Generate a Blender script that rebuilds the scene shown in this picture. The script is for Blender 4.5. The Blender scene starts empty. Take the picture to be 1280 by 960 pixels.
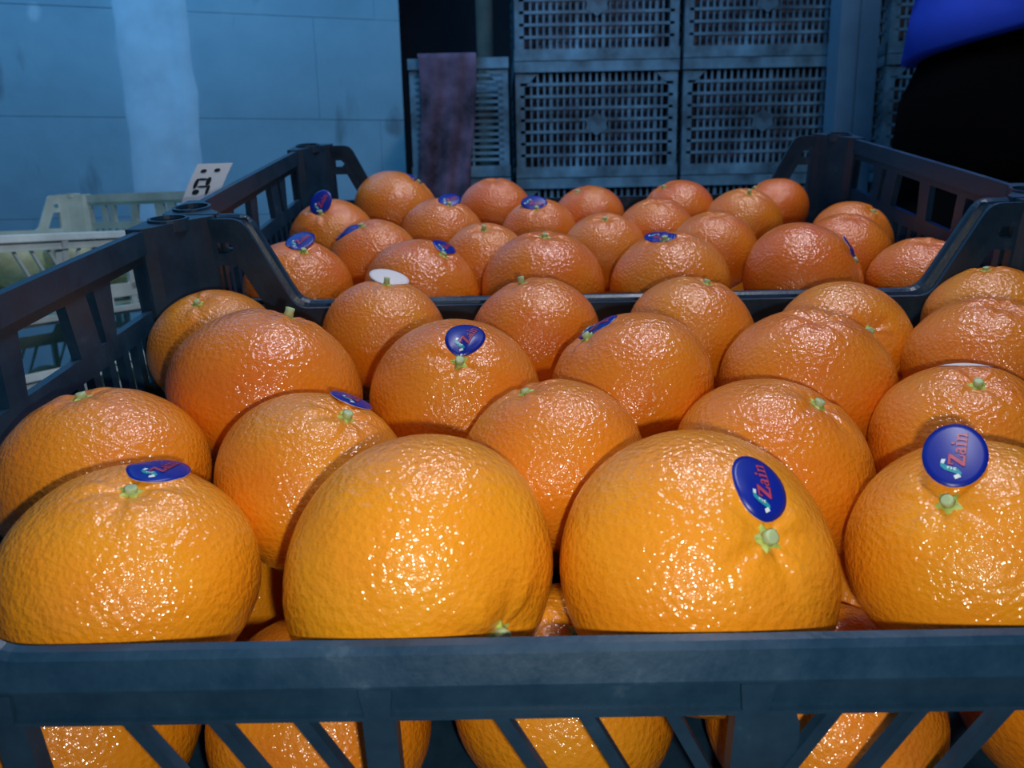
import bpy, bmesh, math, random
from mathutils import Vector, Matrix, Quaternion
from mathutils.bvhtree import BVHTree
from mathutils.geometry import tessellate_polygon
from mathutils import noise as mnoise

random.seed(7)
scene = bpy.context.scene
COL = scene.collection
R = math.radians

# ------------------------------------------------------------------ camera
TILT = Matrix.Rotation(R(10.5), 4, 'X')      # the crates stand on a sloping display stand
cam_d = bpy.data.cameras.new('camera')
cam = bpy.data.objects.new('camera', cam_d)
COL.objects.link(cam)
cam_d.sensor_width = 36.0
cam_d.lens = 979.7 / 1280 * 36.0
cam_d.clip_start = 0.01
cam_d.dof.use_dof = True
cam_d.dof.focus_distance = 0.30
cam_d.dof.aperture_fstop = 27.56 / 1.2       # pupil of about 1.2 mm
_r = Vector((0.9998, 0.0011, -0.0203)); _u = Vector((0.0195, 0.2176, 0.9759)); _f = Vector((-0.0055, 0.976, -0.2175))
cam.matrix_world = Matrix(((_r.x, _u.x, -_f.x, -0.0552), (_r.y, _u.y, -_f.y, -0.4382), (_r.z, _u.z, -_f.z, 0.0006), (0, 0, 0, 1)))
scene.camera = cam

# ------------------------------------------------------------------ world, lamps, exposure
w = bpy.data.worlds.new('World'); scene.world = w; w.use_nodes = True
bg = w.node_tree.nodes['Background']
bg.inputs[0].default_value = (0.06, 0.30, 0.66, 1)
bg.inputs[1].default_value = 0.19
scene.view_settings.view_transform = 'Standard'
scene.view_settings.look = 'None'
scene.view_settings.gamma = 1.0
scene.view_settings.use_curve_mapping = False
scene.view_settings.exposure = 0.0

def lamp(name, kind, loc, power, color, target=None, **kw):
    d = bpy.data.lights.new(name, kind); d.energy = power; d.color = color
    for k, v in kw.items(): setattr(d, k, v)
    o = bpy.data.objects.new(name, d); COL.objects.link(o); o.location = loc
    if target is not None:
        o.rotation_euler = (Vector(target) - Vector(loc)).to_track_quat('-Z', 'Y').to_euler()
    return o
# the phone's flash beside the lens
lamp('phone_flash', 'POINT', (-0.043, -0.440, -0.014), 1.36, (1.0, 0.94, 0.82), shadow_soft_size=0.0035)
# cool strip light under the roof
lamp('ceiling_strip_light', 'AREA', (0.22, 0.02, 1.15), 9.0, (0.92, 0.90, 1.0), (0.05, 0.05, 0), shape='RECTANGLE', size=0.9, size_y=0.12)
lamp('wall_fill_light', 'AREA', (-0.80, 0.85, 1.35), 12.0, (0.15, 0.50, 0.95), (-1.0, 1.8, 0.2), shape='RECTANGLE', size=1.1, size_y=0.12)  # unseen fill added to wash the left wall blue
lamp('rear_fill_light', 'AREA', (0.5, 0.4, 1.5), 3.0, (0.10, 0.50, 0.95), (0.35, 1.6, 0.2), shape='RECTANGLE', size=1.1, size_y=0.12)  # unseen blue area light aimed at the stacked crates

# ------------------------------------------------------------------ materials
def new_mat(name):
    m = bpy.data.materials.new(name); m.use_nodes = True
    nt = m.node_tree
    return m, nt, nt.nodes['Principled BSDF']
def N(nt, typ, **kw):
    n = nt.nodes.new(typ)
    for k, v in kw.items():
        if k in n.inputs: n.inputs[k].default_value = v
        else: setattr(n, k, v)
    return n
def ramp(nt, fac, stops):
    n = nt.nodes.new('ShaderNodeValToRGB'); nt.links.new(fac, n.inputs[0])
    e = n.color_ramp.elements
    while len(e) < len(stops): e.new(0.5)
    for i, (p, c) in enumerate(stops): e[i].position = p; e[i].color = (*c, 1)
    return n
def simple_mat(name, col, rough=0.5, var=0.25, scale=8, bump=0.0, bscale=60, coat=0.0, coords='Object', metal=0.0):
    m, nt, b = new_mat(name)
    tc = N(nt, 'ShaderNodeTexCoord')
    n = N(nt, 'ShaderNodeTexNoise', Scale=scale, Detail=5.0, Roughness=0.6)
    nt.links.new(tc.outputs[coords], n.inputs['Vector'])
    lo = tuple(c * (1 - var) for c in col); hi = tuple(min(1, c * (1 + var)) for c in col)
    r = ramp(nt, n.outputs['Fac'], [(0.3, lo), (0.7, hi)])
    nt.links.new(r.outputs[0], b.inputs['Base Color'])
    b.inputs['Roughness'].default_value = rough
    b.inputs['Metallic'].default_value = metal
    b.inputs['Coat Weight'].default_value = coat
    if bump:
        n2 = N(nt, 'ShaderNodeTexNoise', Scale=bscale, Detail=3.0)
        nt.links.new(tc.outputs[coords], n2.inputs['Vector'])
        bp = N(nt, 'ShaderNodeBump', Strength=bump, Distance=0.002)
        nt.links.new(n2.outputs['Fac'], bp.inputs['Height']); nt.links.new(bp.outputs[0], b.inputs['Normal'])
    return m

def peel_mat():
    m, nt, b = new_mat('orange_peel')
    L = nt.links.new
    tc = N(nt, 'ShaderNodeTexCoord'); oi = N(nt, 'ShaderNodeObjectInfo')
    ofs = N(nt, 'ShaderNodeVectorMath', operation='SCALE'); ofs.inputs[0].default_value = (13, 7, 5); L(oi.outputs['Random'], ofs.inputs['Scale'])
    add = N(nt, 'ShaderNodeVectorMath', operation='ADD'); L(tc.outputs['Object'], add.inputs[0]); L(ofs.outputs[0], add.inputs[1])
    big = N(nt, 'ShaderNodeTexNoise', Scale=1.3, Detail=3.0); L(add.outputs[0], big.inputs['Vector'])
    # object colour carries how yellow / red each fruit is, mostly redder towards the back
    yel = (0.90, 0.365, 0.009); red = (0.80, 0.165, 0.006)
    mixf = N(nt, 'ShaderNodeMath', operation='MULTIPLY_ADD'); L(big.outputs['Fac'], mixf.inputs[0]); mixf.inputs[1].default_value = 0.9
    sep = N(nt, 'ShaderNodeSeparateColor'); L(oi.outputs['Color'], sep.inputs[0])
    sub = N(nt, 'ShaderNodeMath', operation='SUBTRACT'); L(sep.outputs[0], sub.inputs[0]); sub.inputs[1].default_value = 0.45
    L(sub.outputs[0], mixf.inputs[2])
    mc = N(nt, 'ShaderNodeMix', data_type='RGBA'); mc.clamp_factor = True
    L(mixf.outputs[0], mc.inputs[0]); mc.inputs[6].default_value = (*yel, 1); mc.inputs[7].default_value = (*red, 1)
    # pores
    wob = N(nt, 'ShaderNodeTexNoise', Scale=9.0, Detail=2.0); L(add.outputs[0], wob.inputs['Vector'])
    v1 = N(nt, 'ShaderNodeTexVoronoi', Scale=19.0, feature='SMOOTH_F1'); v1.inputs['Smoothness'].default_value = 0.5
    L(add.outputs[0], v1.inputs['Vector'])
    v2 = N(nt, 'ShaderNodeTexVoronoi', Scale=44.0); L(add.outputs[0], v2.inputs['Vector'])
    pr = ramp(nt, v2.outputs['Distance'], [(0.05, (0.80, 0.80, 0.80)), (0.28, (1, 1, 1))])
    mu = N(nt, 'ShaderNodeMix', data_type='RGBA', blend_type='MULTIPLY'); mu.inputs[0].default_value = 1.0
    L(mc.outputs[2], mu.inputs[6]); L(pr.outputs[0], mu.inputs[7])
    L(mu.outputs[2], b.inputs['Base Color'])
    h = N(nt, 'ShaderNodeMath', operation='MULTIPLY_ADD'); L(v1.outputs['Distance'], h.inputs[0]); h.inputs[1].default_value = 1.0
    h2 = N(nt, 'ShaderNodeMath', operation='MULTIPLY'); L(v2.outputs['Distance'], h2.inputs[0]); h2.inputs[1].default_value = 0.35
    L(h2.outputs[0], h.inputs[2])
    h3 = N(nt, 'ShaderNodeMath', operation='MULTIPLY_ADD'); L(wob.outputs['Fac'], h3.inputs[0]); h3.inputs[1].default_value = 0.5; L(h.outputs[0], h3.inputs[2])
    bp = N(nt, 'ShaderNodeBump', Strength=0.40, Distance=0.0007); L(h3.outputs[0], bp.inputs['Height'])
    L(bp.outputs[0], b.inputs['Normal'])
    # waxy coat carries the sharper dimples, so the flash breaks up into sparkles
    bc = N(nt, 'ShaderNodeBump', Strength=0.80, Distance=0.0007); L(h3.outputs[0], bc.inputs['Height'])
    L(bc.outputs[0], b.inputs['Coat Normal'])
    b.inputs['Coat Weight'].default_value = 1.0
    b.inputs['Coat Roughness'].default_value = 0.13
    b.inputs['Coat IOR'].default_value = 1.57
    b.inputs['Roughness'].default_value = 0.45
    b.inputs['Specular IOR Level'].default_value = 0.2
    b.inputs['Subsurface Weight'].default_value = 0.0
    return m

def black_plastic():
    m, nt, b = new_mat('blue_black_plastic')
    L = nt.links.new
    tc = N(nt, 'ShaderNodeTexCoord')
    n = N(nt, 'ShaderNodeTexNoise', Scale=45.0, Detail=6.0, Roughness=0.7); L(tc.outputs['Object'], n.inputs['Vector'])
    r = ramp(nt, n.outputs['Fac'], [(0.35, (0.007, 0.032, 0.066)), (0.62, (0.014, 0.050, 0.095)), (0.78, (0.06, 0.11, 0.16))])
    L(r.outputs[0], b.inputs['Base Color'])
    rr = ramp(nt, n.outputs['Fac'], [(0.3, (0.30,) * 3), (0.75, (0.55,) * 3)]); L(rr.outputs[0], b.inputs['Roughness'])
    n2 = N(nt, 'ShaderNodeTexNoise', Scale=500.0, Detail=2.0); L(tc.outputs['Object'], n2.inputs['Vector'])
    bp = N(nt, 'ShaderNodeBump', Strength=0.25, Distance=0.0004); L(n2.outputs['Fac'], bp.inputs['Height']); L(bp.outputs[0], b.inputs['Normal'])
    return m

def plaster_wall():
    m, nt, b = new_mat('stained_plaster')
    L = nt.links.new
    tc = N(nt, 'ShaderNodeTexCoord')
    n = N(nt, 'ShaderNodeTexNoise', Scale=2.2, Detail=7.0, Roughness=0.62); L(tc.outputs['Object'], n.inputs['Vector'])
    r = ramp(nt, n.outputs['Fac'], [(0.30, (0.20, 0.33, 0.40)), (0.55, (0.27, 0.44, 0.53)), (0.75, (0.36, 0.52, 0.60))])
    mp = N(nt, 'ShaderNodeMapping'); mp.inputs['Scale'].default_value = (5.0, 5.0, 1.6); L(tc.outputs['Object'], mp.inputs['Vector'])
    st = N(nt, 'ShaderNodeTexNoise', Scale=1.6, Detail=4.0, Roughness=0.55); L(mp.outputs[0], st.inputs['Vector'])
    sr = ramp(nt, st.outputs['Fac'], [(0.30, (0.45, 0.42, 0.40)), (0.40, (1, 1, 1))])
    mu = N(nt, 'ShaderNodeMix', data_type='RGBA', blend_type='MULTIPLY'); mu.inputs[0].default_value = 0.75
    L(r.outputs[0], mu.inputs[6]); L(sr.outputs[0], mu.inputs[7])
    # old stains, a scuff and a dark mark near the wall's end, each with its own outline
    cur = mu.outputs[2]
    for (cx, cz, sx, sz, colr, amt) in ((0.585, 1.20, 0.030, 0.070, (0.10, 0.13, 0.16), .85), (0.610, 1.10, 0.022, 0.075, (0.13, 0.18, 0.21), .7), (0.72, 1.255, 0.020, 0.028, (0.55, 0.68, 0.76), .7), (1.62, 0.99, 0.03, 0.05, (0.08, 0.10, 0.12), .6)):
        q = N(nt, 'ShaderNodeVectorMath', operation='SUBTRACT'); L(tc.outputs['Object'], q.inputs[0]); q.inputs[1].default_value = (cx, 0, cz)
        k = N(nt, 'ShaderNodeVectorMath', operation='MULTIPLY'); L(q.outputs[0], k.inputs[0]); k.inputs[1].default_value = (1 / sx, 0, 1 / sz)
        ln = N(nt, 'ShaderNodeVectorMath', operation='LENGTH'); L(k.outputs[0], ln.inputs[0])
        ns_ = N(nt, 'ShaderNodeTexNoise', Scale=22.0, Detail=3.0); L(tc.outputs['Object'], ns_.inputs['Vector'])
        ad = N(nt, 'ShaderNodeMath', operation='MULTIPLY_ADD'); L(ns_.outputs['Fac'], ad.inputs[0]); ad.inputs[1].default_value = 1.6; L(ln.outputs['Value'], ad.inputs[2])
        rp = ramp(nt, ad.outputs[0], [(0.0, (amt,) * 3), (1.0, (0, 0, 0))]); rp.color_ramp.elements[0].position = 0.62; rp.color_ramp.elements[1].position = 1.0
        sc_ = N(nt, 'ShaderNodeMath', operation='MULTIPLY'); L(ad.outputs[0], sc_.inputs[0]); sc_.inputs[1].default_value = 0.55; L(sc_.outputs[0], rp.inputs[0])
        mx = N(nt, 'ShaderNodeMix', data_type='RGBA'); L(rp.outputs[0], mx.inputs[0]); L(cur, mx.inputs[6]); mx.inputs[7].default_value = (*colr, 1); cur = mx.outputs[2]
    L(cur, b.inputs['Base Color'])
    b.inputs['Roughness'].default_value = 0.85
    bp = N(nt, 'ShaderNodeBump', Strength=0.5, Distance=0.01); L(n.outputs['Fac'], bp.inputs['Height']); L(bp.outputs[0], b.inputs['Normal'])
    return m

M = {}
M['peel'] = peel_mat()
M['black'] = black_plastic()
M['wall'] = plaster_wall()
M['calyx'] = simple_mat('calyx_green', (0.42, 0.52, 0.10), 0.5, 0.35, 9)
M['button'] = simple_mat('stem_pale_green', (0.45, 0.58, 0.30), 0.5, 0.2, 9)
M['blue'] = simple_mat('sticker_blue_film', (0.004, 0.018, 0.30), 0.36, 0.12, 200)
M['paper_back'] = simple_mat('sticker_paper_back', (0.80, 0.76, 0.76), 0.6, 0.06, 200)
M['pink'] = simple_mat('print_pink', (0.46, 0.055, 0.12), 0.4, 0.06, 200)
M['maroon'] = simple_mat('print_maroon', (0.07, 0.006, 0.035), 0.4, 0.06, 200)
M['teal'] = simple_mat('print_teal', (0.02, 0.32, 0.40), 0.4, 0.1, 200)
M['white'] = simple_mat('print_white', (0.75, 0.85, 0.85), 0.4, 0.04, 200)
M['pale'] = simple_mat('pale_green_plastic', (0.62, 0.70, 0.63), 0.4, 0.2, 22, bump=0.2)
M['mortar'] = simple_mat('pale_mortar', (0.52, 0.68, 0.78), 0.85, 0.14, 9, bump=0.6, bscale=18)
M['dark_wall'] = simple_mat('dark_backdrop_wall', (0.016, 0.022, 0.034), 0.9, 0.5, 2.5)  # near-black backdrop colour for the dark recess at the back
M['concrete'] = simple_mat('grimy_concrete', (0.10, 0.11, 0.12), 0.85, 0.4, 4, bump=0.4)
M['bluecrate'] = simple_mat('grey_blue_crate_plastic', (0.10, 0.205, 0.275), 0.5, 0.85, 11, bump=0.2)
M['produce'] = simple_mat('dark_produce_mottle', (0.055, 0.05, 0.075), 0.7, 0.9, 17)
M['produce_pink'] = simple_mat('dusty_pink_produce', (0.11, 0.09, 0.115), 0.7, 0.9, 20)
M['post'] = simple_mat('painted_steel_post', (0.10, 0.22, 0.33), 0.45, 0.2, 6)
M['cloth'] = simple_mat('stained_mauve_cloth', (0.13, 0.075, 0.115), 0.9, 0.95, 10, bump=0.5, bscale=25)
M['pole'] = simple_mat('weathered_wood', (0.10, 0.10, 0.085), 0.8, 0.4, 8)
M['tag'] = simple_mat('white_card', (0.80, 0.84, 0.86), 0.6, 0.05, 30)
M['ink'] = simple_mat('black_ink', (0.01, 0.012, 0.02), 0.6, 0.2, 30)
M['lemon'] = simple_mat('pale_lemon_peel', (0.50, 0.52, 0.30), 0.45, 0.2, 3, bump=0.3, bscale=40)
M['jacket'] = simple_mat('royal_blue_fabric', (0.008, 0.055, 0.60), 0.75, 0.3, 5, bump=0.3, bscale=30)
M['trousers'] = simple_mat('black_fabric', (0.0022, 0.0022, 0.0025), 1.0, 0.3, 6)
M['trousers'].node_tree.nodes['Principled BSDF'].inputs['Specular IOR Level'].default_value = 0.05
M['skin'] = simple_mat('skin', (0.45, 0.26, 0.18), 0.55, 0.1, 6)
M['hair'] = simple_mat('dark_hair', (0.012, 0.01, 0.008), 0.6, 0.3, 30)
M['wood'] = simple_mat('rough_board', (0.20, 0.14, 0.09), 0.75, 0.35, 5, bump=0.4, bscale=30)

# ------------------------------------------------------------------ mesh helpers
class MB:
    def __init__(s): s.v = []; s.f = []; s.mi = []
    def add(s, verts, faces, mi=0):
        k = len(s.v); s.v += [tuple(p) for p in verts]; s.f += [tuple(i + k for i in f) for f in faces]; s.mi += [mi] * len(faces)
    def box(s, x0, x1, y0, y1, z0, z1, mi=0):
        s.add([(x0, y0, z0), (x1, y0, z0), (x1, y1, z0), (x0, y1, z0), (x0, y0, z1), (x1, y0, z1), (x1, y1, z1), (x0, y1, z1)],
              [(3, 2, 1, 0), (4, 5, 6, 7), (0, 1, 5, 4), (1, 2, 6, 5), (2, 3, 7, 6), (3, 0, 4, 7)], mi)
    def prism(s, poly, fn, t0, t1, holes=(), mi=0):
        """2D polygon (with holes) pushed from t0 to t1; fn(a, b, t) -> 3D point"""
        loops = [list(poly)] + [list(h) for h in holes]
        flat = [p for l in loops for p in l]
        tris = tessellate_polygon([[Vector((p[0], p[1], 0)) for p in l] for l in loops])
        n = len(flat)
        vs = [fn(p[0], p[1], t0) for p in flat] + [fn(p[0], p[1], t1) for p in flat]
        fs = []
        for t in tris:
            fs.append(tuple(t)); fs.append(tuple(i + n for i in reversed(t)))
        k = 0
        for l in loops:
            m = len(l)
            for i in range(m):
                a, b = k + i, k + (i + 1) % m
                fs.append((a, b, b + n, a + n))
            k += m
        s.add(vs, fs, mi)
    def tube(s, pts, rads, seg=12, mi=0, cap=True):
        pts = [Vector(p) for p in pts]; rings = []; vs = []; fs = []
        for i, p in enumerate(pts):
            d = (pts[min(i + 1, len(pts) - 1)] - pts[max(i - 1, 0)]).normalized()
            a = d.orthogonal().normalized() if i == 0 else (rings[-1] - d * rings[-1].dot(d)).normalized()
            rings.append(a); b = d.cross(a)
            for k in range(seg):
                t = 2 * math.pi * k / seg; vs.append(p + (a * math.cos(t) + b * math.sin(t)) * rads[i])
        for i in range(len(pts) - 1):
            for k in range(seg):
                fs.append((i * seg + k, i * seg + (k + 1) % seg, (i + 1) * seg + (k + 1) % seg, (i + 1) * seg + k))
        if cap: fs.append(tuple(range(seg - 1, -1, -1))); fs.append(tuple((len(pts) - 1) * seg + k for k in range(seg)))
        s.add(vs, fs, mi)
    def mesh(s, name, mats, smooth=False, normals=True):
        me = bpy.data.meshes.new(name); me.from_pydata(s.v, [], s.f)
        for m in (mats if isinstance(mats, (list, tuple)) else [mats]): me.materials.append(m)
        me.polygons.foreach_set('material_index', s.mi)
        if normals:
            bm = bmesh.new(); bm.from_mesh(me)
            bmesh.ops.remove_doubles(bm, verts=bm.verts, dist=1e-7)
            bmesh.ops.recalc_face_normals(bm, faces=bm.faces); bm.to_mesh(me); bm.free()
        me.polygons.foreach_set('use_smooth', [smooth] * len(me.polygons)); me.update()
        return me
    def build(s, name, mats, parent=None, smooth=False, bevel=0.0, normals=True):
        return link(name, s.mesh(name, mats, smooth, normals), parent, bevel)
def link(name, me, parent=None, bevel=0.0):
    o = bpy.data.objects.new(name, me); COL.objects.link(o); o.parent = parent
    if bevel:
        b = o.modifiers.new('bevel', 'BEVEL'); b.width = bevel; b.segments = 2; b.limit_method = 'ANGLE'; b.angle_limit = R(40)
    return o
def tag(o, label, cat, group=None, kind=None):
    o['label'] = label; o['category'] = cat
    if group: o['group'] = group
    if kind: o['kind'] = kind
    return o
def struct(o): o['kind'] = 'structure'; return o
def empty(name, mat=None):
    o = bpy.data.objects.new(name, None); COL.objects.link(o); o.empty_display_size = 0.02
    if mat is not None: o.matrix_world = mat
    return o
def copy_tree(o, parent=None):
    c = o.copy(); COL.objects.link(c)
    if parent is not None: c.parent = parent
    for ch in list(o.children): copy_tree(ch, c)
    return c
def children_all(o):
    for c in o.children:
        yield c
        yield from children_all(c)

# ------------------------------------------------------------------ the setting
FLOOR = -0.74
m = MB(); m.box(-2.2, 2.4, -1.6, 3.2, FLOOR - 0.05, FLOOR); struct(m.build('floor', M['concrete']))
# stained block wall running back on the left
WA = Vector((-1.95, 1.50, 0)); WB = Vector((-0.368, 1.965, 0)); WD = (WB - WA).normalized(); WN = Vector((WD.y, -WD.x, 0))
WL = (WB - WA).length
wall = empty('wall_left', Matrix.Translation((WA.x, WA.y, FLOOR)) @ Matrix.Rotation(math.atan2(WD.y, WD.x), 4, 'Z')); struct(wall)
# wall local: x along the wall, y behind it, z up
m = MB(); m.box(-0.6, WL, 0.0022, 0.14, 0, 2.3); m.build('mortar_core', M['wall'], wall)
def wl_x(X): return (X - WA.x) / WD.x
strip_a, strip_b = wl_x(-1.085), wl_x(-0.905)
random.seed(3)
rows = [0.0, 0.22, 0.48, 0.74, 1.00, 1.27, 1.54, 1.81, 2.08]
for i in range(len(rows) - 1):
    cuts = [-0.6, -0.15 + 0.2 * (i % 2), 0.35 + 0.2 * (i % 2), strip_a + 0.01, strip_b - 0.01, strip_b + 0.32 + 0.17 * (i % 2), WL]
    for a, b in zip(cuts, cuts[1:]):
        if abs(a - (strip_a + 0.01)) < 1e-6: continue
        m = MB(); pr = random.uniform(-0.001, 0.001)
        m.box(a + 0.0006, b - 0.0006, pr, 0.014, rows[i] + 0.0006, rows[i + 1] - 0.0006)
        m.build('wall_block', M['wall'], wall, bevel=0.0012)
# thick pale mortar band down the wall
m = MB(); n = 40; vs = []; fs = []
for k in range(n + 1):
    z = 2.25 * k / n
    e0 = strip_a + 0.012 * mnoise.noise((0, 0, z * 9)) + 0.006 * mnoise.noise((3, 0, z * 31)); e1 = strip_b + 0.012 * mnoise.noise((7, 0, z * 8)) + 0.007 * mnoise.noise((9, 0, z * 29))
    for f_, d in ((0, 0.004), (0.06, -0.007), (0.3, -0.011), (0.62, -0.009), (0.70, -0.004), (0.76, -0.009), (0.93, -0.007), (1, 0.004)):
        vs.append((e0 + (e1 - e0) * f_, d + 0.003 * mnoise.noise((f_ * 4, 2, z * 12)), z))
for k in range(n):
    for j in range(7):
        a = k * 8 + j; fs.append((a, a + 1, a + 9, a + 8))
m.add(vs, fs); m.build('mortar_band', M['mortar'], wall, smooth=True)
# dark rear wall and right-hand wall
m = MB(); m.box(-1.9, 2.4, 2.62, 2.74, FLOOR, 1.6); struct(m.build('wall_back', M['dark_wall']))
m = MB(); m.box(2.05, 2.17, -1.2, 2.62, FLOOR, 1.6); struct(m.build('wall_right', M['dark_wall']))

# ------------------------------------------------------------------ moulded fruit crate (0.50 x 0.288 x 0.155 m)
CL, CH, CW = 0.291, 0.155, 0.25
XT, XB, ZL = 0.2025, 0.1785, 0.155 - 0.0515
RAILB = ZL - 0.0178                      # underside of the low rail
def fillet(path, r, n=5):
    out = [Vector(path[0])]
    for i in range(1, len(path) - 1):
        p = Vector(path[i]); a = (Vector(path[i - 1]) - p); b = (Vector(path[i + 1]) - p)
        rr = min(r, a.length * .45, b.length * .45); s0 = p + a.normalized() * rr; s1 = p + b.normalized() * rr
        for k in range(n + 1):
            t = k / n; out.append(s0 * (1 - t) ** 2 + p * 2 * t * (1 - t) + s1 * t * t)
    out.append(Vector(path[-1])); return out
def sweep(mb, path, prof, fn):
    """path in 2D (a, b); profile (n, t): n along the upper side normal, t the third axis"""
    k = len(prof); vs = []; fs = []
    for i, p in enumerate(path):
        d0 = (path[i] - path[i - 1]).normalized() if i else (path[1] - path[0]).normalized()
        d1 = (path[i + 1] - path[i]).normalized() if i < len(path) - 1 else d0
        n0 = Vector((-d0.y, d0.x)); n1 = Vector((-d1.y, d1.x)); nn = (n0 + n1).normalized(); sc = 1 / max(.4, nn.dot(n1))
        for (n, t) in prof:
            q = p + nn * (n * sc); vs.append(fn(q.x, q.y, t))
    for i in range(len(path) - 1):
        for j in range(k):
            fs.append((i * k + j, i * k + (j + 1) % k, (i + 1) * k + (j + 1) % k, (i + 1) * k + j))
    fs.append(tuple(range(k - 1, -1, -1))); fs.append(tuple((len(path) - 1) * k + j for j in range(k)))
    mb.add(vs, fs)
def rot_rect(x0, x1, z0, z1, shift): return [(x0 + shift, z0), (x1 + shift, z0), (x1, z1), (x0, z1)]

def crate_parts(matl):
    P_ = []
    def add(name, mb, bevel=0.0, sub=(), smooth=False): P_.append((name, mb.mesh(name, matl, smooth), bevel, sub))
    # tray bottom with drain slots
    mb = MB(); holes = []
    for i in range(9):
        for j in range(4):
            if i in (0, 8) and j in (0, 3): continue
            cx = -0.2 + 0.05 * i; cy = 0.045 + 0.066 * j
            holes.append([(cx - .017, cy - .006), (cx + .017, cy - .006), (cx + .017, cy + .006), (cx - .017, cy + .006)][::-1])
    mb.prism([(-.215, .004), (.215, .004), (.246, .042), (.246, CL - .042), (.215, CL - .004), (-.215, CL - .004), (-.246, CL - .042), (-.246, .042)], lambda a, b, t: (a, b, t), 0.0, 0.004, holes)
    add('bottom', mb)
    for end in (0, 1):
        yy = (lambda t, e=end: t if e == 0 else CL - t)          # t = depth from the outer face inwards
        fn = lambda a, b, t, yy=yy: (a, yy(t), b)
        # rim that dips in the middle of the end wall
        path = fillet([(-CW, CH - .0005), (-XT, CH - .0005), (-XB, ZL), (XB, ZL), (XT, CH - .0005), (CW, CH - .0005)], .007)
        mb = MB(); sweep(mb, path, [(0, .0065), (0, .0040), (-.0012, .0022), (-.0078, -.0006), (-.0086, -.0006), (-.0088, .0012), (-.0100, .0060)], fn); add('rim', mb)
        mb = MB(); mb.box(-XB - .004, XB + .004, min(yy(.0012), yy(.006)), max(yy(.0012), yy(.006)), RAILB, ZL - .0080)
        mb.box(-XB - .006, XB + .006, min(yy(-.0003), yy(.004)), max(yy(-.0003), yy(.004)), RAILB - .0006, RAILB + .0006); add('rail', mb)
        for s in (-1, 1):                                           # raised corner panel with slot and window
            f2 = lambda a, b, t, s=s, yy=yy: (s * a, yy(t), b)
            outer = [(.222, CH - .002), (XT + .001, CH - .002), (XB + .001, ZL - .002), (XB - .002, RAILB), (.222, RAILB)]
            slot = [(.2175, CH - .0135), (.2115, CH - .0135), (.2090, CH - .0165), (.2115, CH - .0195), (.2175, CH - .0195)]
            win = [(.2195, CH - .026), (.2075, CH - .026), (.1965, CH - .0485), (.1965, CH - .050), (.2195, CH - .050)]
            mb = MB(); mb.prism(outer, f2, .002, .006, [slot, win]); add('corner_panel', mb)
        # posts, slanted slats, rails of the end wall
        for x in (-.178, -.089, 0, .089, .178):
            mb = MB(); x0, x1 = x - .0045, x + .0035
            mb.prism([(x0, .030), (x1, .030), (x1, RAILB + .0005), (x0, RAILB + .0005)], fn, .001, .0060)
            mb.prism([(x - .0035, RAILB), (x + .0025, RAILB), (x + .0035, ZL - .0090), (x - .0045, ZL - .0090)], fn, -.0004, .003)
            if x == 0: mb.prism([(x1 - .001, RAILB), (.0095, RAILB), (.0115, RAILB - .006), (.0120, RAILB - .012), (.0110, RAILB - .018), (.0080, RAILB - .023), (x1 - .001, RAILB - .028)], fn, .002, .0055)
            add('post', mb)
        zlow = .036
        for sgn in (-1, 1):
            for bay in range(3):
                for k in range(4):
                    x = .0205 * (k + 1) + .089 * bay
                    if k == 3 or x > .222: continue
                    sh = -.0225                                  # feet lean towards the middle post
                    hh = RAILB - zlow
                    mb = MB()
                    poly = [(sgn * (x - .0018), RAILB), (sgn * (x + .0018), RAILB), (sgn * (x + .0018 - hh * .49), zlow), (sgn * (x - .0018 - hh * .49), zlow)]
                    mb.prism(poly, fn, .0015, .0045); add('slat', mb)
        mb = MB(); mb.prism([(-.222, .022), (.222, .022), (.222, .038), (-.222, .038)], fn, .001, .006); add('rail', mb)
        mb = MB(); mb.prism([(-.222, .004), (.222, .004), (.222, .010), (-.222, .010)], fn, .001, .006); add('rail', mb)
        for k in range(12):
            x = -.198 + .036 * k; mb = MB(); mb.prism([(x - .004, .008), (x + .004, .008), (x + .004, .024), (x - .004, .024)], fn, .0015, .0055); add('slat', mb)
    for s in (-1, 1):                                               # side walls
        fn = lambda a, b, t, s=s: (s * (CW - t), a, b)
        mb = MB(); path = [Vector((.004, CH - .0005)), Vector((CL * .33, CH)), Vector((CL * .67, CH)), Vector((CL - .004, CH - .0005))]
        sweep(mb, path, [(0, .0085), (0, .004), (-.0015, .0015), (-.009, -.0006), (-.0105, .0015), (-.0115, .0085)], fn); add('rim', mb)
        def band(name, z0, z1, t0=.002, t1=.006, y0=.034, y1=CL - .034):
            mb = MB(); mb.prism([(y0, z0), (y1, z0), (y1, z1), (y0, z1)], fn, t0, t1); add(name, mb)
        band('side_band', CH - .0165, CH - .008); band('side_band', CH - .052, CH - .0415); band('side_band', .072, .080); band('side_band', .004, .022)
        zt, zb = CH - .0165, CH - .0415
        for a0, a1, b0, b1 in ((.036, .0395, .036, .0395), (.0755, .0915, .0795, .0895), (.0985, .1155, .0945, .1125), (.1495, .1635, .1535, .1655), (.1985, .2085, .1985, .2085), (.2175, .2255, .2155, .2255), (.2475, .252, .2475, .252)):
            mb = MB(); mb.prism([(CL - a0, zt), (CL - a1, zt), (CL - b1, zb), (CL - b0, zb)], fn, .0015, .0060); add('slat', mb)
        for k in range(15):
            y = .044 + .0143 * k; mb = MB(); mb.prism([(y - .0028, .080), (y + .0028, .080), (y + .0028, CH - .052), (y - .0028, CH - .052)], fn, .002, .006); add('slat', mb)
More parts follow.
